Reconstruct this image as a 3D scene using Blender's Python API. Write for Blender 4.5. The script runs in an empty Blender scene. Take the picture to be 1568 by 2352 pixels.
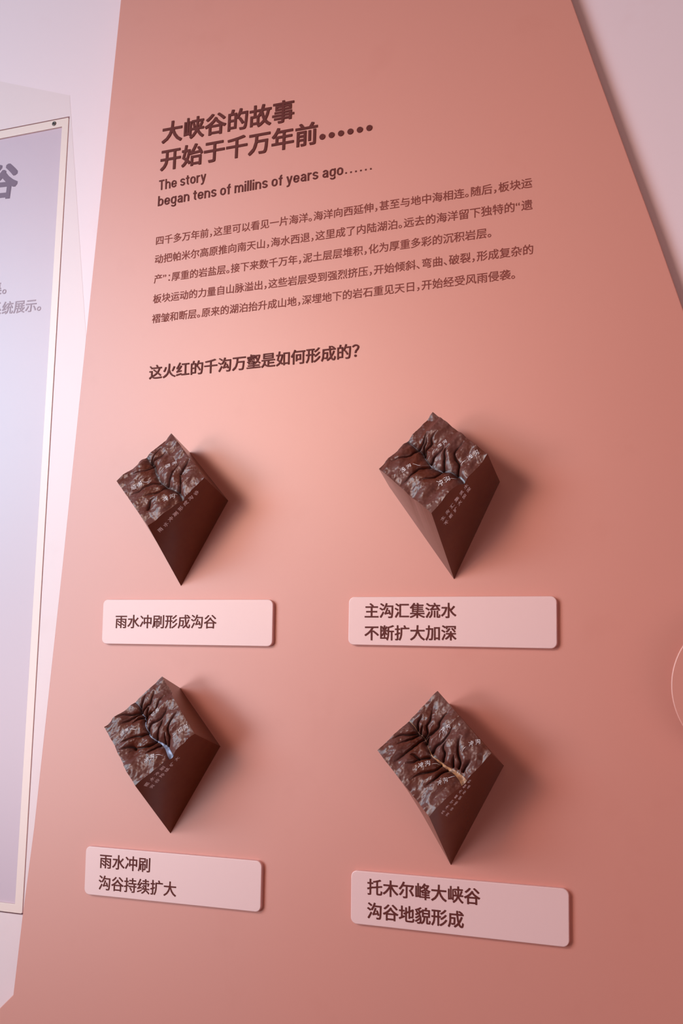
import bpy, bmesh, mathutils, mathutils.bvhtree, math, random
import numpy as np

# measured data: wall-plane (x, z) in metres relative to the camera height, local block corners, channel paths in face coordinates
CAM = {'f': 2264.04133158529, 'd': 1.3611276085809012, 'r': [0.9376437146134167, 0.3471664745508816, 0.017311943676711163], 'u': [0.03911860976927903, -0.1548794497785769, 0.9871585943535132], 'fw': [-0.3453896333355597, 0.9249258321531502, 0.15880241245059926]}
BLOCKS = [{'verts': {'A': [-0.0004, -0.0541, 0.0776], 'B': [-0.0775, -0.0807, 0.0009], 'C': [0.0005, -0.1111, -0.076], 'D': [0.0768, -0.0841, -0.0022], 'P': [0.0032, -0.0, 0.0585], 'E': [0.0748, -0.0, -0.0232], 'F': [-0.0024, 0.0, -0.1557], 'G': [-0.088, 0.0, -0.0093]}, 'origin': [-0.7723, 0.0, 0.2823], 'channels': [[[0.007, 0.476], [0.154, 0.476], [0.234, 0.466], [0.351, 0.5], [0.505, 0.523], [0.634, 0.498], [0.714, 0.468], [0.842, 0.412], [0.952, 0.41], [1.036, 0.438]], [[0.17, 0.474], [0.15, 0.429], [0.175, 0.355], [0.183, 0.271], [0.177, 0.213]], [[0.154, 0.476], [0.09, 0.406], [0.055, 0.286], [0.063, 0.202]], [[0.526, 0.535], [0.445, 0.642], [0.408, 0.754], [0.402, 0.862], [0.367, 0.998]], [[0.651, 0.508], [0.663, 0.592], [0.604, 0.711], [0.559, 0.818]], [[0.644, 0.482], [0.601, 0.37], [0.551, 0.265], [0.513, 0.123]], [[0.848, 0.394], [0.785, 0.314], [0.666, 0.234], [0.597, 0.172]], [[0.21, 0.463], [0.198, 0.59], [0.142, 0.692], [0.065, 0.827]], [[0.674, 0.227], [0.628, 0.093], [0.596, 0.009]], [[0.772, 0.873], [0.691, 0.783], [0.713, 0.686]]], 'labels': [('细沟', [0.456, 0.352], [0.494, 0.178]), ('细沟', [0.33, 0.904], [0.374, 0.734]), ('浅沟', [0.866, 0.637], [0.927, 0.472])], 'strokes': [[[0.465, 0.439], [0.446, 0.412], [0.452, 0.385]], [[0.344, 0.717], [0.382, 0.673], [0.404, 0.619]], [[0.837, 0.479], [0.87, 0.449], [0.903, 0.437]]], 'side': [('雨水冲刷形成沟谷', [0.0099, -0.0894, -0.0796], [0.0615, -0.078, -0.0248])]}, {'verts': {'A': [-0.0068, -0.0541, 0.077], 'B': [-0.0768, -0.0807, -0.0062], 'C': [0.0072, -0.1111, -0.0767], 'D': [0.077, -0.0841, 0.0055], 'P': [-0.0028, 0.0, 0.0592], 'E': [0.0768, 0.0, -0.0173], 'F': [0.0104, 0.0, -0.1546], 'G': [-0.0869, 0.0, -0.0169]}, 'origin': [-0.3468, 0.0, 0.2849], 'channels': [[[-0.008, 0.494], [0.113, 0.492], [0.193, 0.486], [0.28, 0.487], [0.35, 0.514], [0.494, 0.544], [0.587, 0.539], [0.673, 0.501], [0.778, 0.455], [0.862, 0.431], [0.952, 0.427], [1.033, 0.454]], [[0.193, 0.486], [0.197, 0.365], [0.168, 0.281], [0.162, 0.234]], [[0.335, 0.499], [0.29, 0.441], [0.309, 0.336], [0.256, 0.27], [0.268, 0.158]], [[0.483, 0.519], [0.463, 0.431], [0.491, 0.308], [0.462, 0.238]], [[0.669, 0.497], [0.611, 0.399], [0.537, 0.299], [0.541, 0.194]], [[0.854, 0.423], [0.79, 0.319], [0.7, 0.283], [0.648, 0.218], [0.639, 0.046]], [[0.672, 0.527], [0.681, 0.604], [0.632, 0.692], [0.567, 0.792]], [[0.497, 0.561], [0.432, 0.661], [0.42, 0.76], [0.416, 0.892], [0.405, 0.978]], [[0.184, 0.505], [0.173, 0.618], [0.113, 0.727], [0.061, 0.831]], [[0.288, 0.481], [0.243, 0.423], [0.237, 0.362], [0.199, 0.298]]], 'labels': [('浅沟', [0.439, 0.326], [0.475, 0.19]), ('浅沟', [0.311, 0.861], [0.348, 0.71]), ('冲沟', [0.807, 0.694], [0.873, 0.53]), ('浅沟', [0.854, 0.208], [0.916, 0.054])], 'strokes': [[[0.434, 0.433], [0.408, 0.394], [0.405, 0.357]], [[0.333, 0.682], [0.383, 0.655], [0.413, 0.629]], [[0.849, 0.525], [0.871, 0.494], [0.898, 0.467]], [[0.822, 0.31], [0.815, 0.262], [0.829, 0.213]]], 'side': [('主沟汇集流水', [0.0166, -0.0871, -0.0808], [0.0483, -0.0817, -0.0383]), ('不断扩大加深', [0.0191, -0.0764, -0.085], [0.0506, -0.0725, -0.0419])]}, {'verts': {'A': [0.0015, -0.0541, 0.0771], 'B': [-0.0772, -0.0807, 0.0017], 'C': [-0.0005, -0.1111, -0.0757], 'D': [0.0764, -0.0841, -0.0022], 'P': [0.0023, 0.0, 0.0597], 'E': [0.0751, 0.0, -0.025], 'F': [-0.0037, 0.0, -0.1566], 'G': [-0.0881, 0.0, -0.0084]}, 'origin': [-0.7709, 0.0, -0.0904], 'channels': [[[-0.001, 0.489], [0.092, 0.468], [0.181, 0.493], [0.259, 0.481], [0.355, 0.51], [0.476, 0.537], [0.571, 0.529], [0.667, 0.494], [0.762, 0.448], [0.871, 0.422], [1.029, 0.433]], [[0.159, 0.493], [0.08, 0.417], [0.028, 0.312]], [[0.188, 0.486], [0.17, 0.367], [0.188, 0.322], [0.129, 0.224], [0.089, 0.18]], [[0.318, 0.49], [0.289, 0.409], [0.323, 0.296], [0.264, 0.199], [0.242, 0.098]], [[0.287, 0.462], [0.23, 0.388], [0.184, 0.352]], [[0.471, 0.529], [0.442, 0.437], [0.482, 0.317], [0.466, 0.211], [0.439, 0.141]], [[0.651, 0.475], [0.588, 0.397], [0.523, 0.296], [0.499, 0.261]], [[0.773, 0.411], [0.712, 0.356], [0.688, 0.321]], [[0.834, 0.39], [0.772, 0.313], [0.677, 0.272], [0.627, 0.179], [0.594, 0.042]], [[0.167, 0.497], [0.118, 0.602], [0.039, 0.703], [0.003, 0.794]], [[0.181, 0.493], [0.169, 0.608], [0.143, 0.725], [0.127, 0.793]], [[0.264, 0.488], [0.231, 0.575], [0.232, 0.663]], [[0.487, 0.549], [0.462, 0.633], [0.418, 0.696], [0.375, 0.826], [0.336, 0.958]], [[0.668, 0.505], [0.668, 0.592], [0.62, 0.696], [0.542, 0.785], [0.551, 0.887]], [[0.751, 0.485], [0.745, 0.59], [0.733, 0.692]], [[0.556, 0.781], [0.502, 0.806], [0.459, 0.892], [0.422, 0.96]]], 'labels': [('切沟', [0.391, 0.377], [0.404, 0.242]), ('切沟', [0.281, 0.864], [0.295, 0.735]), ('切沟', [0.844, 0.175], [0.881, 0.028]), ('冲沟', [0.846, 0.753], [0.882, 0.595])], 'strokes': [[[0.405, 0.466], [0.382, 0.443], [0.382, 0.399]], [[0.287, 0.719], [0.323, 0.679], [0.364, 0.641]], [[0.824, 0.266], [0.828, 0.236], [0.826, 0.208]], [[0.857, 0.586], [0.88, 0.545], [0.927, 0.5]]], 'side': [('雨水冲刷', [0.0091, -0.0954, -0.075], [0.0307, -0.0906, -0.0524]), ('沟谷持续扩大', [0.0119, -0.085, -0.079], [0.0475, -0.079, -0.0403])]}, {'verts': {'A': [-0.0019, -0.0541, 0.0776], 'B': [-0.0773, -0.0807, -0.0018], 'C': [0.0024, -0.1111, -0.0779], 'D': [0.0767, -0.0841, 0.0016], 'P': [0.0004, 0.0, 0.0593], 'E': [0.0761, 0.0, -0.0207], 'F': [0.0027, 0.0, -0.1553], 'G': [-0.0877, 0.0, -0.0122]}, 'origin': [-0.3439, 0.0, -0.1023], 'channels': [[[-0.003, 0.492], [0.094, 0.483], [0.17, 0.496], [0.273, 0.48], [0.354, 0.498], [0.495, 0.542], [0.594, 0.526], [0.712, 0.502], [0.835, 0.459], [0.938, 0.449], [1.017, 0.458]], [[0.146, 0.482], [0.087, 0.426], [0.073, 0.349], [0.073, 0.31]], [[0.204, 0.486], [0.17, 0.418], [0.166, 0.377]], [[0.266, 0.474], [0.262, 0.413], [0.197, 0.364], [0.176, 0.282], [0.128, 0.227], [0.086, 0.178]], [[0.286, 0.466], [0.306, 0.38], [0.32, 0.276], [0.286, 0.221], [0.279, 0.124], [0.32, 0.044]], [[0.34, 0.499], [0.32, 0.431], [0.32, 0.366]], [[0.475, 0.512], [0.461, 0.437], [0.488, 0.345], [0.482, 0.263], [0.455, 0.15]], [[0.634, 0.472], [0.601, 0.405], [0.545, 0.375], [0.522, 0.272]], [[0.764, 0.422], [0.719, 0.369], [0.706, 0.333]], [[0.829, 0.391], [0.804, 0.33], [0.719, 0.294], [0.661, 0.229], [0.608, 0.131]], [[0.887, 0.379], [0.882, 0.299], [0.876, 0.23]], [[0.167, 0.506], [0.116, 0.604], [0.061, 0.674], [0.027, 0.774]], [[0.187, 0.51], [0.177, 0.617], [0.137, 0.724], [0.13, 0.782]], [[0.279, 0.498], [0.273, 0.57], [0.273, 0.633], [0.266, 0.73], [0.26, 0.8], [0.253, 0.922]], [[0.494, 0.58], [0.428, 0.675], [0.414, 0.752], [0.368, 0.839]], [[0.646, 0.533], [0.659, 0.608], [0.613, 0.694], [0.567, 0.793], [0.533, 0.928]], [[0.751, 0.511], [0.737, 0.612], [0.737, 0.7], [0.717, 0.832]], [[0.421, 0.682], [0.354, 0.702], [0.314, 0.731]]], 'labels': [('冲沟', [0.413, 0.283], [0.455, 0.162]), ('冲沟', [0.769, 0.144], [0.832, 0.013]), ('冲沟', [0.515, 0.753], [0.587, 0.615]), ('冲沟', [0.828, 0.704], [0.87, 0.577])], 'strokes': [[[0.429, 0.343], [0.406, 0.315], [0.397, 0.289]], [[0.761, 0.248], [0.749, 0.206], [0.753, 0.171]], [[0.59, 0.605], [0.608, 0.564], [0.638, 0.536]], [[0.838, 0.568], [0.854, 0.526], [0.872, 0.476]]], 'side': [('托木尔峰大峡谷', [0.0154, -0.0922, -0.0739], [0.0487, -0.0837, -0.0358]), ('沟谷地貌形成', [0.0185, -0.0795, -0.0788], [0.0467, -0.0752, -0.0444])]}]
PLAQ = [[[-0.9122, 0.1062], [-0.6132, 0.1037], [-0.6125, 0.0336], [-0.9108, 0.0354]], [[-0.4922, 0.1065], [-0.1926, 0.1048], [-0.1933, 0.034], [-0.4923, 0.0371]], [[-0.9189, -0.275], [-0.6194, -0.2738], [-0.6191, -0.3443], [-0.9172, -0.3463]], [[-0.4824, -0.2748], [-0.1836, -0.2735], [-0.1844, -0.3454], [-0.4819, -0.3454]]]
PTEXT = [[('雨水冲刷形成沟谷', [-0.8869, 0.0604], [-0.707, 0.0602])], [('主沟汇集流水', [-0.4674, 0.0758], [-0.3318, 0.0755]), ('不断扩大加深', [-0.4672, 0.0438], [-0.3318, 0.0443])], [('雨水冲刷', [-0.8919, -0.3054], [-0.8035, -0.3048]), ('沟谷持续扩大', [-0.8919, -0.337], [-0.7573, -0.3355])], [('托木尔峰大峡谷', [-0.4582, -0.3051], [-0.2999, -0.3042]), ('沟谷地貌形成', [-0.4579, -0.3362], [-0.3222, -0.3356])]]
HEAD = [('大峡谷的故事', [-0.8498, 0.8879], [-0.603, 0.884]), ('开始于千万年前', [-0.8501, 0.8374], [-0.5609, 0.8358])]
DOTS = [[-0.5523, 0.8459], [-0.4727, 0.8463], [-0.4728, 0.851], [-0.4727, 0.8417]]
ENG = [('The story', [-0.8506, 0.8023], [-0.7608, 0.8044]), ('began tens of millins of years ago', [-0.8511, 0.7735], [-0.5156, 0.7746])]
EDOT = [[-0.5106, 0.7766], [-0.4693, 0.7766]]
ENGH = [[-0.8508, 0.7735], [-0.8517, 0.7908]]
PARA = [('四千多万年前，这里可以看见一片海洋。海洋向西延伸，甚至与地中海相连。随后，板块运', [-0.851, 0.7035], [-0.2187, 0.7047]), ('动把帕米尔高原推向南天山，海水西退，这里成了内陆湖泊。远去的海洋留下独特的“遗', [-0.8515, 0.6702], [-0.2186, 0.6704]), ('产”：厚重的岩盐层。接下来数千万年，泥土层层堆积，化为厚重多彩的沉积岩层。', [-0.8513, 0.6354], [-0.2799, 0.6359]), ('板块运动的力量自山脉溢出，这些岩层受到强烈挤压，开始倾斜、弯曲、破裂，形成复杂的', [-0.8512, 0.6002], [-0.2187, 0.6011]), ('褶皱和断层。原来的湖泊抬升成山地，深埋地下的岩石重见天日，开始经受风雨侵袭。', [-0.8512, 0.5655], [-0.2455, 0.5668])]
QUES = ('这火红的千沟万壑是如何形成的？', [-0.8512, 0.4686], [-0.4841, 0.4707])
LEFTEDGE = [[-0.9498, 1.1853], [-0.9657, 0.8517], [-0.9808, 0.5433], [-0.9991, 0.1627], [-1.0219, -0.255], [-1.0331, -0.392], [-1.0407, -0.5082], [-1.0637, -0.5302]]
RIGHTEDGE = [[-0.1565, 0.9937], [-0.1227, 0.8709], [-0.0847, 0.7362], [-0.0484, 0.6097], [-0.0175, 0.4962]]
LPLATE = [[-1.2217, 1.0926], [-1.0603, 1.0314], [-0.9937, 0.57]]
FRAME_OUT = [[-1.2126, 0.9896], [-1.059, 0.9876], [-1.047, -0.3925], [-1.0903, -0.3933]]
FRAME_IN = [[-1.2112, 0.9739], [-1.073, 0.9722], [-1.0625, -0.379], [-1.0916, -0.3787]]
SCREW = [-1.0904, 0.9809]
LTEXT = [('谷', [-1.2393, 0.857], [-1.1672, 0.8516]), ('。', [-1.1821, 0.6651], [-1.1729, 0.6648]), ('系统展示。', [-1.2044, 0.6266], [-1.0942, 0.623]), ('集', [-1.2098, 0.6646], [-1.1836, 0.6648])]
DISC = [0.0479, -0.0141, 0.0962]
ENGS = (ENGH[1][1]-ENGH[0][1])/.745

Z0 = 1.5            # camera height; wall data below are relative to it
V3 = mathutils.Vector

# ------------------------------------------------------------------ camera
sc = bpy.context.scene
cam = bpy.data.cameras.new('camera'); cam_ob = bpy.data.objects.new('camera', cam)
sc.collection.objects.link(cam_ob)
r, u, fw = CAM['r'], CAM['u'], CAM['fw']
cam_ob.matrix_world = mathutils.Matrix(((r[0], u[0], -fw[0], 0), (r[1], u[1], -fw[1], -CAM['d']), (r[2], u[2], -fw[2], Z0), (0, 0, 0, 1)))
cam.sensor_fit = 'VERTICAL'; cam.sensor_height = 36; cam.lens = CAM['f']/2352*36; cam.clip_start = .02
sc.camera = cam_ob

# ------------------------------------------------------------------ world, lights, exposure
w = bpy.data.worlds.new('world'); sc.world = w; w.use_nodes = True
bg = w.node_tree.nodes['Background']; bg.inputs[0].default_value = (1.0, .80, .74, 1); bg.inputs[1].default_value = .13
def area(name, loc, target, sx, sy, power, col):
    l = bpy.data.lights.new(name, 'AREA'); l.shape = 'RECTANGLE'; l.size = sx; l.size_y = sy; l.energy = power; l.color = col
    o = bpy.data.objects.new(name, l); sc.collection.objects.link(o); o.location = loc
    o.rotation_euler = (V3(target)-V3(loc)).to_track_quat('-Z', 'Y').to_euler()
    return o
area('window_light_low', (-3.0, -2.8, 1.2), (-.6, 0, 1.7), 1.6, 1.0, 41, (1.0, .92, .94))
area('window_light_high', (-3.0, -2.8, 3.2), (-.6, 0, 1.7), 1.6, 1.0, 38, (.80, .88, 1.0))
area('window_light_far', (-4.0, -2.8, 2.7), (-.6, 0, 1.7), 1.6, 1.2, 66, (.42, .80, 1.0))
area('track_light', (-1.5, -1.9, 2.4), (-.38, 0, 1.76), .55, .55, 2.3, (1.0, .64, .46)).data.spread = math.radians(66)
area('right_fill', (1.7, -2.2, .8), (-.4, 0, 1.5), 1.6, 1.2, 13, (1.0, .62, .60))  # added pink fill, lifts the lower right block faces and the shadows
area('overhead_fill', (-.4, -2.6, 3.6), (-.6, 0, 1.7), 2.4, 1.2, 5, (1.0, .58, .40))  # added weak warm fill from above, stands in for room bounce
sc.view_settings.view_transform = 'Standard'; sc.view_settings.look = 'None'
sc.view_settings.gamma = 1; sc.view_settings.use_curve_mapping = False; sc.view_settings.exposure = 0

# ------------------------------------------------------------------ helpers
col = sc.collection
def link(name, mesh, mat=None, parent=None, smooth=False):
    o = bpy.data.objects.new(name, mesh); col.objects.link(o)
    if mat: mesh.materials.append(mat)
    if parent: o.parent = parent
    if smooth:
        for p in mesh.polygons: p.use_smooth = True
    return o
def tag(o, label, cat, group=None, kind=None):
    if label: o['label'] = label
    if cat: o['category'] = cat
    if group: o['group'] = group
    if kind: o['kind'] = kind
    return o
def empty(name, loc):
    o = bpy.data.objects.new(name, None); o.empty_display_size = .02; o.location = loc; col.objects.link(o); return o
def slab(name, pts, y_front, y_back, mat, parent=None, bevel=0, hole=None, origin=(0, 0, 0), seg=3):
    """polygon in the wall plane (x, z) given a thickness; optional hole"""
    bm = bmesh.new(); edges = []
    for loop in [pts]+([hole] if hole else []):
        vs = [bm.verts.new((p[0]-origin[0], y_front-origin[1], p[1]-origin[2])) for p in loop]
        edges += [bm.edges.new((vs[i], vs[(i+1) % len(vs)])) for i in range(len(vs))]
    if hole: bmesh.ops.triangle_fill(bm, edges=edges, use_beauty=True)
    else: bm.faces.new(list(bm.verts))
    rim = [e for e in bm.edges if e.is_boundary]
    g = bmesh.ops.extrude_face_region(bm, geom=list(bm.faces))
    for e in g['geom']:
        if isinstance(e, bmesh.types.BMVert): e.co.y = y_back-origin[1]
    bmesh.ops.recalc_face_normals(bm, faces=bm.faces)
    me = bpy.data.meshes.new(name)
    if bevel:
        es = [e for e in bm.edges if all(abs(v.co.y-(y_front-origin[1])) < 1e-6 for v in e.verts) and e.calc_face_angle(0) > .5]
        bmesh.ops.bevel(bm, geom=es, offset=bevel, segments=seg, affect='EDGES', profile=.5)
    bm.to_mesh(me); bm.free()
    o = link(name, me, mat, parent); o.location = origin if not parent else (0, 0, 0)
    return o
def rounded(q, rad, n=8):
    """quad (TL, TR, BR, BL) with rounded corners"""
    out = []
    P = [V3((a[0], a[1])) for a in q]
    for i in range(4):
        p, a, b = P[i], P[i-1], P[(i+1) % 4]
        da, db = (a-p).normalized(), (b-p).normalized()
        c = p+(da+db)*rad
        s = p+da*rad-c; e = p+db*rad-c
        for k in range(n+1):
            t = k/n*math.pi/2
            v = c+s*math.cos(t)+e*math.sin(t); out.append((v.x, v.y))
    return out

# ------------------------------------------------------------------ materials
def mat(name, base, rough=.5, spec=.5, coat=0):
    m = bpy.data.materials.new(name); m.use_nodes = True
    b = m.node_tree.nodes['Principled BSDF']
    b.inputs['Base Color'].default_value = (*base, 1); b.inputs['Roughness'].default_value = rough
    b.inputs['Specular IOR Level'].default_value = spec; b.inputs['IOR'].default_value = 1.62 if spec >= 1 else 1.5; b.inputs['Coat Weight'].default_value = coat
    return m
def N(m, t, **kw):
    n = m.node_tree.nodes.new(t)
    for k, v in kw.items(): setattr(n, k, v)
    return n
def L(m, a, b): m.node_tree.links.new(a, b)
def painted(name, base, rough=.42, spec=1.0, smudge=(.5, .35, .3), amount=.12, scale=9, bump=.02):
    """flat wall paint with faint scuffs and an orange-peel skin"""
    m = mat(name, base, rough, spec); b = m.node_tree.nodes['Principled BSDF']
    tc = N(m, 'ShaderNodeTexCoord')
    n1 = N(m, 'ShaderNodeTexNoise'); n1.inputs['Scale'].default_value = scale; n1.inputs['Detail'].default_value = 3; n1.inputs['Roughness'].default_value = .6
    L(m, tc.outputs['Object'], n1.inputs['Vector'])
    cr = N(m, 'ShaderNodeValToRGB'); cr.color_ramp.elements[0].position = .60; cr.color_ramp.elements[1].position = .78
    L(m, n1.outputs['Fac'], cr.inputs['Fac'])
    mul = N(m, 'ShaderNodeMath', operation='MULTIPLY'); mul.inputs[1].default_value = amount; L(m, cr.outputs['Color'], mul.inputs[0])
    mx = N(m, 'ShaderNodeMix', data_type='RGBA'); mx.inputs[6].default_value = (*base, 1)
    mx.inputs[7].default_value = (*[base[i]*smudge[i]*1.6 for i in range(3)], 1)
    L(m, mul.outputs[0], mx.inputs[0]); L(m, mx.outputs[2], b.inputs['Base Color'])
    n2 = N(m, 'ShaderNodeTexNoise'); n2.inputs['Scale'].default_value = 420; L(m, tc.outputs['Object'], n2.inputs['Vector'])
    bp = N(m, 'ShaderNodeBump'); bp.inputs['Strength'].default_value = bump; bp.inputs['Distance'].default_value = .001
    L(m, n2.outputs['Fac'], bp.inputs['Height']); L(m, bp.outputs['Normal'], b.inputs['Normal'])
    return m
M_board = painted('salmon_paint', (.70, .245, .188), .48, 1.0, bump=.03)
M_wall = painted('pale_pink_paint', (.90, .66, .71), .46, 1.0)
M_plate = painted('pale_peach_paint', (.83, .60, .62), .46, 1.0)
M_frame = painted('peach_frame_paint', (.86, .62, .56), .42, 1.0, amount=.05)
M_sheet = painted('lilac_sheet', (.57, .38, .47), .44, 1.0, smudge=(.5, .48, .55), amount=.25, scale=7, bump=.01)
M_floor = painted('floor_grey', (.06, .045, .04), .6, .3)
M_plaque = painted('plaque_pink', (.90, .55, .54), .44, 1.0, amount=.06)
M_head = mat('maroon_lettering', (.135, .022, .018), .6, .25)
M_para = mat('brown_lettering', (.27, .055, .042), .6, .25)
M_plum = mat('plum_lettering', (.20, .115, .18), .5)
M_mauve = mat('faded_lettering', (.42, .29, .36), .5)
M_white = mat('white_paint_pen', (.95, .86, .90), .5)
M_metal = mat('dark_screw_metal', (.22, .18, .17), .35); M_metal.node_tree.nodes['Principled BSDF'].inputs['Metallic'].default_value = .8
M_hole = mat('dark_socket', (.03, .02, .02), .6)

def resin(name, relief):
    m = mat(name, (.13, .028, .014), .33, .6 if relief else .55); b = m.node_tree.nodes['Principled BSDF']
    tc = N(m, 'ShaderNodeTexCoord')
    n = N(m, 'ShaderNodeTexNoise'); n.inputs['Scale'].default_value = 24 if relief else 26; n.inputs['Detail'].default_value = 6; n.inputs['Roughness'].default_value = .65
    L(m, tc.outputs['Object'], n.inputs['Vector'])
    cr = N(m, 'ShaderNodeValToRGB')
    e = cr.color_ramp.elements
    if relief:
        e[0].position = .38; e[0].color = (.115, .020, .008, 1); e[1].position = .72; e[1].color = (.165, .062, .056, 1)
    else:
        e[0].position = .3; e[0].color = (.125, .018, .003, 1); e[1].position = .75; e[1].color = (.155, .030, .006, 1)
    L(m, n.outputs['Fac'], cr.inputs['Fac'])
    last = cr.outputs['Color']
    if relief:
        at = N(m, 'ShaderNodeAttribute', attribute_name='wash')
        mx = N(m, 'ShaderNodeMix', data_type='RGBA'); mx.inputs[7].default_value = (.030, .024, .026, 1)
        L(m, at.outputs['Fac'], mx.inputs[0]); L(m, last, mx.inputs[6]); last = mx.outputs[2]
    L(m, last, b.inputs['Base Color'])
    n2 = N(m, 'ShaderNodeTexNoise'); n2.inputs['Scale'].default_value = 260 if relief else 90; n2.inputs['Detail'].default_value = 4
    L(m, tc.outputs['Object'], n2.inputs['Vector'])
    bp = N(m, 'ShaderNodeBump'); bp.inputs['Strength'].default_value = .2 if relief else .05; bp.inputs['Distance'].default_value = .001
    L(m, n2.outputs['Fac'], bp.inputs['Height']); L(m, bp.outputs['Normal'], b.inputs['Normal'])
    rr = N(m, 'ShaderNodeMapRange'); rr.inputs['To Min'].default_value = .33 if relief else .20; rr.inputs['To Max'].default_value = .41 if relief else .30
    L(m, n.outputs['Fac'], rr.inputs['Value']); L(m, rr.outputs[0], b.inputs['Roughness'])
    return m
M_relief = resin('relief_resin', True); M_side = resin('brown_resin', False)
def river_mat(name, c1, c2):
    m = mat(name, c1, .3); b = m.node_tree.nodes['Principled BSDF']
    tc = N(m, 'ShaderNodeTexCoord'); n = N(m, 'ShaderNodeTexNoise'); n.inputs['Scale'].default_value = 160; n.inputs['Detail'].default_value = 4
    L(m, tc.outputs['Object'], n.inputs['Vector'])
    cr = N(m, 'ShaderNodeValToRGB'); cr.color_ramp.elements[0].position = .35; cr.color_ramp.elements[0].color = (*c2, 1)
    cr.color_ramp.elements[1].position = .6; cr.color_ramp.elements[1].color = (*c1, 1)
    L(m, n.outputs['Fac'], cr.inputs['Fac']); L(m, cr.outputs['Color'], b.inputs['Base Color'])
    return m
RIVER = [river_mat('grey_river_paint', (.20, .19, .22), (.08, .07, .08)), river_mat('blue_grey_river_paint', (.24, .25, .31), (.07, .065, .08)),
         river_mat('pale_blue_river_paint', (.42, .50, .74), (.20, .24, .36)), river_mat('sandy_river_paint', (.62, .30, .15), (.30, .17, .12))]

# ------------------------------------------------------------------ lettering
_gl = {}
def glyph(ch, bold):
    """outline of one character as a mesh (built-in font), unit em"""
    k = (ch, bold)
    if k in _gl: return _gl[k]
    c = bpy.data.curves.new('glyph', 'FONT'); c.body = ch; c.size = 1; c.offset = bold; c.resolution_u = 3
    o = bpy.data.objects.new('glyph', c); col.objects.link(o)
    me = bpy.data.meshes.new_from_object(o.evaluated_get(bpy.context.evaluated_depsgraph_get()))
    vs = [(v.co.x, v.co.y) for v in me.vertices]; fs = [tuple(p.vertices) for p in me.polygons]
    bpy.data.objects.remove(o); bpy.data.curves.remove(c); bpy.data.meshes.remove(me)
    _gl[k] = (vs, fs); return _gl[k]
HALF = '，。、：？”“'
def layout(text, bold, adv=1.0):
    """list of (glyph, x) and the inked extent, CJK setting: full characters 1 em, punctuation half"""
    x = 0; out = []
    for ch in text:
        vs, fs = glyph(ch, bold)
        dx = 0
        if ch in '：？': dx = .25-(min(v[0] for v in vs)+max(v[0] for v in vs))/2
        out.append((vs, fs, x+dx)); x += .5 if ch in HALF else adv
    lo = min(v[0] for v in out[0][0]); hi = out[-1][2]+max(v[0] for v in out[-1][0])
    return out, lo, hi
def glyph_mesh(name, pieces, fn, mat_, parent, thick=0, bold=0):
    """pieces: (vs, fs, dx, dy) in em; fn(x, y, up) -> local point"""
    V, F = [], []
    # heavier weights are struck several times around the outline, each a hair lower than the last
    n_ = 8 if bold > .03 else 2; sq = [(i-n_/2, j-n_/2) for i in range(n_+1) for j in range(n_+1) if i in (0, n_) or j in (0, n_)]
    st = [(0, 0, 0)]+([(a*bold*1.75/n_, b*bold*1.75/n_, k+1) for k, (a, b) in enumerate(sq)] if bold else [])
    pieces = [(vs, fs, dx+ox, dy+oy, k) for vs, fs, dx, dy in pieces for ox, oy, k in st]
    for vs, fs, dx, dy, k in pieces:
        o = len(V); V += [fn(a+dx, b+dy, 1-.02*k) for a, b in vs]; F += [tuple(i+o for i in f) for f in fs]
        if thick:
            n = len(vs); o2 = len(V); V += [fn(a+dx, b+dy, 0) for a, b in vs]
            cnt = {}
            for f in fs:
                for i in range(len(f)): cnt.setdefault((f[i], f[(i+1) % len(f)]), 0); cnt[(f[i], f[(i+1) % len(f)])] += 1
            for (a, b) in cnt:
                if (b, a) not in cnt: F.append((b+o, a+o, a+o2, b+o2))
    me = bpy.data.meshes.new(name); me.from_pydata([tuple(v) for v in V], [], F); me.update()
    return link(name, me, mat_, parent)
def wall_text(name, text, p0, p1, y, thick, mat_, parent, origin, bold=0, gap=1.0, descent=-.083, height=None, latin=False):
    if latin:
        vs, fs = glyph(text, 0); lo = min(v[0] for v in vs)-bold; hi = max(v[0] for v in vs)+bold
        pieces = [(vs, fs, 0, 0)]
    else:
        out, lo, hi = layout(text, 0, gap); lo -= bold; hi += bold; pieces = [(a, b, c, 0) for a, b, c in out]
    dx, dz = p1[0]-p0[0], p1[1]-p0[1]; ln = math.hypot(dx, dz); sx = ln/(hi-lo); sz = height or sx
    cx, cz = dx/ln, dz/ln
    def fn(a, b, up):
        s = (a-lo)*sx; t = (b-descent)*sz
        return (p0[0]+cx*s-cz*t-origin[0], y-thick*up-origin[1], Z0+p0[1]+cz*s+cx*t-origin[2])
    return glyph_mesh(name, pieces, fn, mat_, parent, thick, bold)
def dot_mesh(name, cs, rad, y, thick, mat_, parent, origin, n=20, square=False):
    V, F = [], []
    for cx, cz in cs:
        o = len(V); m = 4 if square else n
        for yy in (y-thick, y):
            for k in range(m):
                t = 2*math.pi*(k+(.5 if square else 0))/m
                V.append((cx+rad*math.cos(t)-origin[0], yy-origin[1], Z0+cz+rad*math.sin(t)-origin[2]))
        F.append(tuple(range(o+m-1, o-1, -1)))
        F += [(o+k, o+(k+1) % m, o+m+(k+1) % m, o+m+k) for k in range(m)]
    me = bpy.data.meshes.new(name); me.from_pydata(V, [], F); me.update()
    return link(name, me, mat_, parent)
def arc(cx, cy, rx, ry, a0, a1, n=10):
    return [(cx+rx*math.cos(math.radians(a0+(a1-a0)*k/n)), cy+ry*math.sin(math.radians(a0+(a1-a0)*k/n))) for k in range(n+1)]
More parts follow.
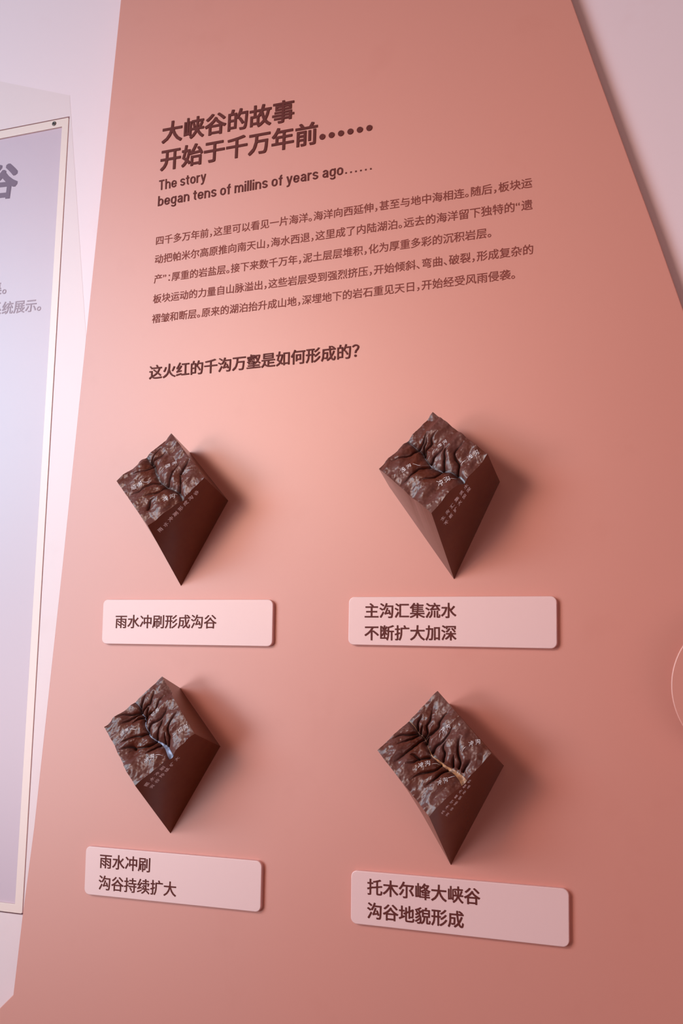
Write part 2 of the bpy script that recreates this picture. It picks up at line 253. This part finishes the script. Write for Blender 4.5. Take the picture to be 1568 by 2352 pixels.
def condensed_glyphs():
    """condensed grotesque letters as centre lines; x-height 1; value = (width, strokes)"""
    l, r_, c = .10, .62, .36; rx = .26; ry = .30
    top = lambda a, b: arc((a+b)/2, .60, (b-a)/2, ry, 180, 0); bot = lambda a, b: arc((a+b)/2, .40, (b-a)/2, ry, 0, -180)
    ring = arc(c, .60, rx, ry, 0, 180)+arc(c, .40, rx, ry, 180, 360)+[(r_, .60)]
    arch = [(l, .0+.58)]+top(l, r_)+[(r_, 0)]
    m1 = [(l, .58)]+top(l, .55)+[(.55, 0)]; m2 = [(.55, .58)]+top(.55, 1.0)+[(1.0, 0)]
    s_ = arc(.34, .70, .235, .205, 10, 180, 8)+[(.12, .62), (.24, .53), (.44, .46), (.565, .36)]+arc(.335, .30, .235, .205, 0, -172, 8)
    return {'o': (.72, [ring]), 'n': (.72, [[(l, 0), (l, 1)], arch]), 'h': (.72, [[(l, 0), (l, 1.37)], arch]), 'm': (1.10, [[(l, 0), (l, 1)], m1, m2]),
            'b': (.72, [[(l, 0), (l, 1.37)], ring]), 'i': (.20, [[(l, 0), (l, 1)], [(l, 1.18), (l, 1.37)]]), 'l': (.20, [[(l, 0), (l, 1.37)]]),
            'e': (.72, [[(l, .50), (r_, .50)]+arc(c, .60, rx, ry, 0, 180)+arc(c, .40, rx, ry, 180, 345)]),
            'a': (.70, [arc(.35, .66, .23, .24, 165, 0, 8)+[(.58, .12), (.64, 0)], [(.58, .56), (.36, .52)]+arc(.33, .30, .22, .21, 110, 290, 8)+[(.50, .18), (.58, .30)]]),
            'g': (.72, [ring, [(r_, 1), (r_, -.12)]+arc(.37, -.10, .25, .20, 0, -165, 8)]),
            's': (.66, [s_]), 't': (.46, [[(.22, 1.27), (.22, .26)]+arc(.38, .25, .16, .16, 180, 275, 6), [(0, .92), (.45, .92)]]),
            'f': (.46, [[(.22, 0), (.22, 1.10)]+arc(.38, 1.10, .16, .18, 180, 85, 6), [(0, .92), (.45, .92)]]),
            'r': (.46, [[(l, 0), (l, 1)], [(l, .58)]+arc(.36, .62, .26, .27, 175, 85, 6)+[(.46, .89)]]),
            'y': (.68, [[(.07, 1), (.34, .05)], [(.61, 1), (.36, .05), (.28, -.20), (.18, -.28), (.04, -.28)]]),
            'T': (.76, [[(.02, 1.27), (.74, 1.27)], [(.38, 0), (.38, 1.27)]])}
def ribbon(pts, w):
    """mitred band along a centre line: left and right edges"""
    P = [V3((p[0], p[1])) for p in pts]; P = [p for k, p in enumerate(P) if k == 0 or (p-P[k-1]).length > 1e-4]; L_, R_ = [], []
    for k, p in enumerate(P):
        d0 = (p-P[k-1]).normalized() if k else None; d1 = (P[k+1]-p).normalized() if k < len(P)-1 else None
        d0 = d0 or d1; d1 = d1 or d0; t = (d0+d1).normalized(); n_ = V3((-t.y, t.x)); f = min(1/max(n_.dot(V3((-d0.y, d0.x))), .4), 2.0)
        L_.append(p+n_*w/2*f); R_.append(p-n_*w/2*f)
    n_ = len(P); vs = [(v.x, v.y) for v in L_+R_]
    return vs, [(k, n_+k, n_+k+1, k+1) for k in range(n_-1)]
def condensed_text(name, text, p0, p1, y, thick, mat_, parent, origin, xh, wt=.18):
    G_ = condensed_glyphs(); x = 0; pieces = []; q = 0
    for ch in text:
        if ch == ' ': x += .36; continue
        wd, sts = G_[ch]
        for st in sts:
            vs, fs = ribbon(st, wt); q = (q+1) % 3; pieces.append((vs, fs, x, 0, q))
        x += wd+.13
    tot = x-.13; dx, dz = p1[0]-p0[0], p1[1]-p0[1]; ln = math.hypot(dx, dz); cx, cz = dx/ln, dz/ln; sx = ln/tot
    base = .30*xh if 'y' in text[-2:] else 0      # the line end was measured at the descender of the last letter
    V, F = [], []
    for vs, fs, ox, oy, q in pieces:
        for lvl in (1, 0):
            o = len(V); V += [(p0[0]+cx*(a+ox)*sx-cz*b_*xh-origin[0], y-thick*(lvl-.03*q*lvl)-origin[1], Z0+p0[1]+cz*(a+ox)*sx+cx*b_*xh-origin[2]) for a, b_ in vs]
            if lvl: F += [tuple(k+o for k in f) for f in fs]; top_ = o
        n_ = len(vs)//2; loop = list(range(n_))+list(range(2*n_-1, n_-1, -1))
        F += [(top_+loop[k], top_+loop[(k+1) % len(loop)], o+loop[(k+1) % len(loop)], o+loop[k]) for k in range(len(loop))]
    me = bpy.data.meshes.new(name); me.from_pydata(V, [], F); me.update()
    return link(name, me, mat_, parent)
up = lambda pts: [(p[0], p[1]+Z0) for p in pts]

# ------------------------------------------------------------------ setting
WY = .018                       # front of the back wall; the salmon board stands proud of it
def box(name, x0, x1, y0, y1, z0, z1, m):
    bm = bmesh.new(); bmesh.ops.create_cube(bm, size=1)
    for v in bm.verts: v.co = ((x0+x1)/2+v.co.x*(x1-x0), (y0+y1)/2+v.co.y*(y1-y0), (z0+z1)/2+v.co.z*(z1-z0))
    me = bpy.data.meshes.new(name); bm.to_mesh(me); bm.free()
    return tag(link(name, me, m), None, None, kind='structure')

box('floor', -9, 8, -12, WY, -.1, 0, M_floor)

# ------------------------------------------------------------------ salmon board with its lettering
le, re_ = LEFTEDGE, RIGHTEDGE
kt = (le[0][0]-le[2][0])/(le[0][1]-le[2][1]); kr = (re_[-1][0]-re_[0][0])/(re_[-1][1]-re_[0][1])
top = 2.2
pts = [(le[0][0]+kt*(top-le[0][1]), top)]+le+[(-1.55, -.98), (-1.7, -1.5)]
pts += [(re_[-1][0]+kr*(-1.5-re_[-1][1]), -1.5)]+re_[::-1]+[(re_[0][0]+kr*(top-re_[0][1]), top)]
board = slab('display_board', up(pts), 0, WY-.0045, M_board, bevel=.0012, origin=(-.5, 0, Z0))
tag(board, 'tall tapering salmon board carrying the brown story text, four blocks and plaques', 'board')
bo = (-.5, 0, Z0)
for t, a, b in HEAD: wall_text('heading_text', t, a, b, 0, .0012, M_head, board, bo, .020)
d0, d1 = DOTS[0], DOTS[1]
dot_mesh('heading_dots', [(d0[0]+(d1[0]-d0[0])*k/5, d0[1]+(d1[1]-d0[1])*k/5) for k in range(6)], .0049, 0, .0012, M_head, board, bo)
for t, a, b in ENG: condensed_text('subtitle_text', t, a, b, 0, .0008, M_head, board, bo, (ENGH[1][1]-ENGH[0][1])/1.30)
d0, d1 = EDOT
dot_mesh('subtitle_dots', [(d0[0]+(d1[0]-d0[0])*k/5, d0[1]+(d1[1]-d0[1])*k/5) for k in range(6)], .0017, 0, .0008, M_head, board, bo, square=True)
for t, a, b in PARA: wall_text('paragraph_line', t, a, b, 0, .0005, M_para, board, bo, .006)
wall_text('question_text', QUES[0], QUES[1], QUES[2], 0, .0012, M_head, board, bo, .009)

# ------------------------------------------------------------------ plaques
PL = ['pink rounded plaque under the upper left block, one line of brown characters',
      'pink rounded plaque under the upper right block, two lines of brown characters',
      'pink rounded plaque under the lower left block, two short lines of brown characters',
      'pink rounded plaque under the lower right block, two long lines of brown characters']
PTH = .006
for i, q in enumerate(PLAQ):
    c = (sum(p[0] for p in q)/4, 0, Z0+sum(p[1] for p in q)/4)
    e = empty('caption_plaque', c); tag(e, PL[i], 'plaque', 'caption plaques on the salmon board')
    pl = slab('plate', up(rounded(q, .0085)), -PTH, 0, M_plaque, bevel=.0011, origin=c); pl.parent = e; pl.location = (0, 0, 0)
    for t, a, b in PTEXT[i]: wall_text('caption_text', t, a, b, -PTH, .0006, M_head, e, c, .008 if i in (0, 2) else .014)

# ------------------------------------------------------------------ relief blocks
def vnoise(x, y, seed):
    rs = np.random.RandomState(seed); g = rs.rand(64, 64)
    xi, yi = np.floor(x).astype(int), np.floor(y).astype(int); fx, fy = x-xi, y-yi
    fx = fx*fx*(3-2*fx); fy = fy*fy*(3-2*fy)
    G = lambda a, b: g[a % 64, b % 64]
    return (G(xi, yi)*(1-fx)+G(xi+1, yi)*fx)*(1-fy)+(G(xi, yi+1)*(1-fx)+G(xi+1, yi+1)*fx)*fy-.5
def smooth_line(pts, n=6):
    P = [np.array(p, float) for p in pts]; P = [2*P[0]-P[1]]+P+[2*P[-1]-P[-2]]; out = []
    for i in range(1, len(P)-2):
        for k in range(n):
            t = k/n; a, b, c, d = P[i-1:i+3]
            out.append(.5*((2*b)+(-a+c)*t+(2*a-5*b+4*c-d)*t*t+(-a+3*b-3*c+d)*t**3))
    out.append(P[-2]); return np.array(out)
def line_field(U, Vv, pts):
    """distance to a polyline and the position along it (0..1)"""
    seg = np.linalg.norm(np.diff(pts, axis=0), axis=1); cum = np.concatenate([[0], np.cumsum(seg)]); tot = cum[-1]
    D = np.full(U.shape, 9.); T = np.zeros(U.shape)
    for i in range(len(pts)-1):
        a, b = pts[i], pts[i+1]; ab = b-a; q = ab@ab+1e-12
        t = np.clip(((U-a[0])*ab[0]+(Vv-a[1])*ab[1])/q, 0, 1)
        d = np.hypot(U-a[0]-t*ab[0], Vv-a[1]-t*ab[1]); m = d < D
        D = np.where(m, d, D); T = np.where(m, (cum[i]+t*seg[i])/tot, T)
    return D, T
DEPTH = [(.0085, .0080), (.0090, .0100), (.0085, .0125), (.0090, .0125)]
def height(i, U, Vv):
    ch = BLOCKS[i]['channels']; dm, dt = DEPTH[i]
    wx = U+.011*vnoise(U*9, Vv*9, 5+i)+.008*vnoise(U*25, Vv*25, 15+i); wy = Vv+.011*vnoise(U*9+7, Vv*9+3, 25+i)+.008*vnoise(U*25, Vv*25, 35+i)
    main = smooth_line(ch[0]); D, T = line_field(wx, wy, main)
    dep = .55+.45*T
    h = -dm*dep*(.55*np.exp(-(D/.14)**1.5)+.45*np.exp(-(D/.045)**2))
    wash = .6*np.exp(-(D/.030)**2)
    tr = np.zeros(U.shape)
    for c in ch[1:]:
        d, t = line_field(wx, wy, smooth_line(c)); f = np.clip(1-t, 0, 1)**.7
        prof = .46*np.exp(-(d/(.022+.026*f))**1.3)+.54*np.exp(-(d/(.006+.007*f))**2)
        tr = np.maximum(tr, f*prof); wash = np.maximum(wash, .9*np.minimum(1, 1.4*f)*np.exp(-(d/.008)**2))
    h -= dt*tr
    far = 1-np.exp(-(D/.10)**2)
    h += far*(.0065*vnoise(U*5+1, Vv*4, 40+i)+.0052*vnoise(U*11, Vv*6, 50+i))+.0026*vnoise(U*19, Vv*11, 60+i)+.0006*vnoise(U*47, Vv*39, 70+i)
    edge = np.minimum(np.minimum(U, 1-U), np.minimum(Vv, 1-Vv))
    cd = np.minimum(np.hypot(U-np.round(U), Vv-np.round(Vv))/.12, 1)   # corners stay put
    h = np.where(cd < 1, h*cd, h)
    return h+.0018*np.clip(edge/.2, 0, 1), np.clip(wash, 0, 1)
def on_block(i, U, Vv, lift=0.0):
    b = BLOCKS[i]['verts']; A, B, C, D = (np.array(b[k]) for k in 'ABCD')
    n = np.cross(B-A, D-A); n /= np.linalg.norm(n); n = n if n[1] < 0 else -n
    U = np.asarray(U, float); Vv = np.asarray(Vv, float)
    h, wsh = height(i, np.clip(U, 0, 1), np.clip(Vv, 0, 1))
    P = (A*((1-U)*(1-Vv))[..., None]+D*(U*(1-Vv))[..., None]+C*(U*Vv)[..., None]+B*((1-U)*Vv)[..., None])+n*(h+lift)[..., None]
    return P, wsh
BL = ['upper left brown canyon relief block with shallow gullies and faint grey stream',
      'upper right brown canyon relief block with thin blue grey stream between humps',
      'lower left brown canyon relief block with pale blue river widening at its edge',
      'lower right brown canyon relief block with sandy orange river widening at its edge']
NG = 230
for i, B_ in enumerate(BLOCKS):
    org = V3(B_['origin'])+V3((0, 0, Z0))
    e = empty('relief_block', org); tag(e, BL[i], 'relief block', 'canyon relief blocks on the salmon board')
    g = np.linspace(0, 1, NG+1); U, Vv = np.meshgrid(g, g, indexing='ij')
    P, wsh = on_block(i, U, Vv)
    idx = lambda a, b: a*(NG+1)+b
    F = [(idx(a, b), idx(a, b+1), idx(a+1, b+1), idx(a+1, b)) for a in range(NG) for b in range(NG)]
    me = bpy.data.meshes.new('relief_surface'); me.from_pydata([tuple(p) for p in P.reshape(-1, 3)], [], F); me.update()
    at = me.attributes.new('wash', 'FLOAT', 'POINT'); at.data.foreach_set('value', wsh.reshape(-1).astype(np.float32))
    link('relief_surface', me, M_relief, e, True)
    # side walls run from the relief edge back to the board
    b = {k: np.array(v) for k, v in B_['verts'].items()}
    V, F = [], []
    for rim, a, c in ((P[:, 0], 'P', 'E'), (P[-1, :], 'E', 'F'), (P[::-1, -1], 'F', 'G'), (P[0, ::-1], 'G', 'P')):
        o = len(V); n = len(rim); R = 10
        for k in range(R+1):
            t = k/R
            for j in range(n):
                s = j/(n-1); base = b[a]*(1-s)+b[c]*s; V.append(tuple(rim[j]*(1-t)+base*t))
        F += [(o+k*n+j, o+k*n+j+1, o+(k+1)*n+j+1, o+(k+1)*n+j) for k in range(R) for j in range(n-1)]
    o = len(V); V += [tuple(b[k]) for k in 'PEFG']; F.append((o, o+1, o+2, o+3))
    me = bpy.data.meshes.new('block_body'); me.from_pydata(V, [], F); me.update()
    bm = bmesh.new(); bm.from_mesh(me); bmesh.ops.recalc_face_normals(bm, faces=bm.faces); bm.to_mesh(me); bm.free()
    link('block_body', me, M_side, e); bvh = mathutils.bvhtree.BVHTree.FromPolygons([v.co.copy() for v in me.vertices], [tuple(p.vertices) for p in me.polygons])
    # river strip
    main = smooth_line(B_['channels'][0], 10); n = len(main); tn = np.gradient(main, axis=0); tn /= np.linalg.norm(tn, axis=1)[:, None]
    nr = np.stack([-tn[:, 1], tn[:, 0]], 1); t = np.linspace(0, 1, n)
    wd = [.0015+.005*t, .002+.010*t**2, .0015+.007*t+.030*np.clip((t-.72)/.28, 0, 1)**1.3, .002+.011*np.clip((t-.45)/.2, 0, 1)+.032*np.clip((t-.68)/.32, 0, 1)**1.2][i]
    V, F = [], []; K = 6
    for k in range(K+1):
        off = (k/K*2-1)*wd
        q = np.clip(main+nr*off[:, None], 0, 1); pp, _ = on_block(i, q[:, 0], q[:, 1], .0004)
        cc, _ = on_block(i, np.clip(main[:, 0], 0, 1), np.clip(main[:, 1], 0, 1), .0004)
        V += [tuple(p) for p in pp]
    F = [(k*n+j, k*n+j+1, (k+1)*n+j+1, (k+1)*n+j) for k in range(K) for j in range(n-1)]
    me = bpy.data.meshes.new('river'); me.from_pydata(V, [], F); me.update(); link('river', me, RIVER[i], e, True)
    # hand-lettered names on the relief
    rnd = random.Random(i+3)
    for t_, p0, p1 in B_['labels']:
        d = np.array(p1)-np.array(p0); ln = np.hypot(*d); cx, cy = d/ln; em = ln/2.25
        V, F = [], []
        for k, chh in enumerate(t_):
            vs, fs = glyph(chh, 0); ro = rnd.uniform(-.1, .1); o = len(V)
            for a, c in vs:
                a, c = a+.035*math.sin(7*c+k+i), c+.04*math.sin(6*a+2*k+i)+.10*(a-.5)
                a2 = (a-.5)*math.cos(ro)-(c-.4)*math.sin(ro)+.5; c2 = (a-.5)*math.sin(ro)+(c-.4)*math.cos(ro)+.4
                s = (a2+k*1.25)*em; h = c2*em      # "up" on the relief is towards corner A
                V.append((p0[0]+cx*s+cy*h, p0[1]+cy*s-cx*h))
            F += [tuple(q+o for q in f) for f in fs]
        V = np.array(V); pp, _ = on_block(i, V[:, 0], V[:, 1], .0007)
        me = bpy.data.meshes.new('hand_lettering'); me.from_pydata([tuple(p) for p in pp], [], F); me.update(); link('hand_lettering', me, M_white, e)
    for st in B_['strokes']:
        ln = smooth_line(st, 6); n = len(ln); tn = np.gradient(ln, axis=0); tn /= np.linalg.norm(tn, axis=1)[:, None]; nr = np.stack([-tn[:, 1], tn[:, 0]], 1)
        wv = .0030*np.sin(np.linspace(.25, math.pi-.1, n))[:, None]; q = np.concatenate([ln-nr*wv, ln+nr*wv]); pp, _ = on_block(i, q[:, 0], q[:, 1], .0007)
        me = bpy.data.meshes.new('pointer_stroke'); me.from_pydata([tuple(p) for p in pp], [], [(j, j+1, n+j+1, n+j) for j in range(n-1)]); me.update(); link('pointer_stroke', me, M_white, e)
    # lettering on the dark lower face
    C_, D_, F_ = b['C'], b['D'], b['F']; nn = np.cross(D_-C_, F_-C_); nn /= np.linalg.norm(nn); nn = nn if nn[1] < 0 else -nn
    for t_, q0, q1 in B_['side']:
        q0, q1 = np.array(q0), np.array(q1); d = q1-q0; ln = np.linalg.norm(d); ex = d/ln; ey = np.cross(nn, ex)
        if ey[2] < 0: ey = -ey
        adv = ln/(len(t_)-1); em = adv*.78 if len(t_) > 6 else adv*.72
        V, F = [], []
        for k, chh, ex_, ey_ in [(k, c, a, b_) for k, c in enumerate(t_) for a, b_ in ((0, 0), (.022, .012), (-.018, .018), (.004, -.022))]:
            vs, fs = glyph(chh, 0); rnd = random.Random(i*50+k+len(t_)); ro = rnd.uniform(-.12, .12); o = len(V); jy = rnd.uniform(-.06, .06); sq = rnd.uniform(.88, 1.05)
            for a, c in vs:
                a, c = a+.04*math.sin(7*c+k*1.7+i), c+.04*math.sin(6*a+2.3*k+i)
                a, c = (a-.5)*sq, c-.38+jy
                p = V3(q0+ex*(k*adv+(a*math.cos(ro)-c*math.sin(ro)+ex_)*em)+ey*((a*math.sin(ro)+c*math.cos(ro)+ey_)*em)+nn*.02)
                hit = bvh.ray_cast(p, V3(-nn), .05)[0]; V.append(tuple((hit if hit else p-V3(nn*.02))+V3(nn)*(.00020+.00002*ex_*50)))
            F += [tuple(q+o for q in f) for f in fs]
        me = bpy.data.meshes.new('side_lettering'); me.from_pydata(V, [], F); me.update(); link('side_lettering', me, M_white, e)

# ------------------------------------------------------------------ round disc standing off the board, right edge
cx, cz, rad = DISC
e = empty('round_disc', (cx, 0, Z0+cz)); tag(e, 'round salmon disc standing off the board at its right edge', 'disc')
def lathe(name, prof, mat_, parent, n=96):
    V, F = [], []
    for (rr, yy) in prof:
        V += [(rr*math.cos(2*math.pi*k/n), yy, rr*math.sin(2*math.pi*k/n)) for k in range(n)]
    for j in range(len(prof)-1):
        F += [(j*n+k, j*n+(k+1) % n, (j+1)*n+(k+1) % n, (j+1)*n+k) for k in range(n)]
    F.append(tuple(range(n))); F.append(tuple(range((len(prof)-1)*n, len(prof)*n))[::-1])
    me = bpy.data.meshes.new(name); me.from_pydata(V, [], F); me.update()
    bm = bmesh.new(); bm.from_mesh(me); bmesh.ops.recalc_face_normals(bm, faces=bm.faces); bm.to_mesh(me); bm.free()
    return link(name, me, mat_, parent)
lathe('disc_face', [(rad-.0016, -.045), (rad-.0005, -.0446), (rad, -.0434), (rad, -.037), (rad-.001, -.036)], M_board, e)
lathe('disc_stem', [(.018, -.036), (.018, 0)], M_board, e, 32)

# ------------------------------------------------------------------ pale side plate with the framed sheet
PYF = WY-.0002
a, b2, c2 = LPLATE
ks = (b2[1]-a[1])/(b2[0]-a[0]); kd = (c2[0]-b2[0])/(c2[1]-b2[1])
outer = [(-2.3, a[1]+ks*(-2.3-a[0])), tuple(a), tuple(b2), tuple(c2), (c2[0]+kd*(-1.5-c2[1]), -1.5), (-2.3, -1.5)]
fo, fi = FRAME_OUT, FRAME_IN
def quad_left(q, x):     # same quad with its hidden left side carried to x
    (ax, az), (bx, bz), (cx_, cz_), (dx, dz) = q
    return [(x, bz+(az-bz)/(ax-bx)*(x-bx)), (bx, bz), (cx_, cz_), (x, cz_)]
fo = quad_left(fo, -2.0); fi = quad_left(fi, -1.985)
hole = [(fo[0][0]-.002, fo[0][1]+.0018), (fo[1][0]+.0018, fo[1][1]+.0018), (fo[2][0]+.0018, fo[2][1]-.0018), (fo[3][0]-.002, fo[3][1]-.0018)]
wb = slab('wall_back', [(-6, 4), (5, 4), (5, 0), (-6, 0)], WY, WY+.12, M_wall, hole=up(hole)[::-1], origin=(0, WY, 0)); wb['kind'] = 'structure'
sp = slab('side_plate', up(outer), PYF, WY-.0001, M_plate, hole=up(hole)[::-1], origin=(-1.4, WY, Z0))
tag(sp, 'pale peach wall plate left of the salmon board, around the lilac framed sheet', 'wall plate')
e = empty('framed_sheet', (-1.5, WY, Z0)); tag(e, 'lilac text sheet in a thin peach frame at the left edge', 'sign'); eo = (-1.5, WY, Z0)
frm = slab('frame', up(rounded(fo, .003, 4)), PYF-.0001, WY+.03, M_frame, bevel=.0006, hole=up(fi)[::-1], origin=eo); frm.parent = e; frm.location = (0, 0, 0)
sh = slab('lilac_sheet', up([(fi[0][0]-.001, fi[0][1]+.001), (fi[1][0]+.001, fi[1][1]+.001), (fi[2][0]+.001, fi[2][1]-.001), (fi[3][0]-.001, fi[3][1]-.001)]), WY+.0030, WY+.008, M_sheet, origin=eo); sh.parent = e; sh.location = (0, 0, 0)
for k, (t, p0, p1) in enumerate(LTEXT):
    wall_text('sheet_text', t, p0, p1, WY+.0030, .0004, M_plum if k == 0 else M_mauve, e, eo, .038 if k == 0 else .012, descent=-.083 if t != '。' else -.06)
sx, sz = SCREW
scw = lathe('screw', [(.0044, 0), (.0044, -.0008), (.0036, -.0014), (.0026, -.0014), (.0024, -.0006)], M_metal, e, 32); scw.location = (sx+1.5, PYF-WY, sz)
sk = lathe('screw_socket', [(.0016, -.0016), (.0016, -.0004)], M_hole, scw, 6)
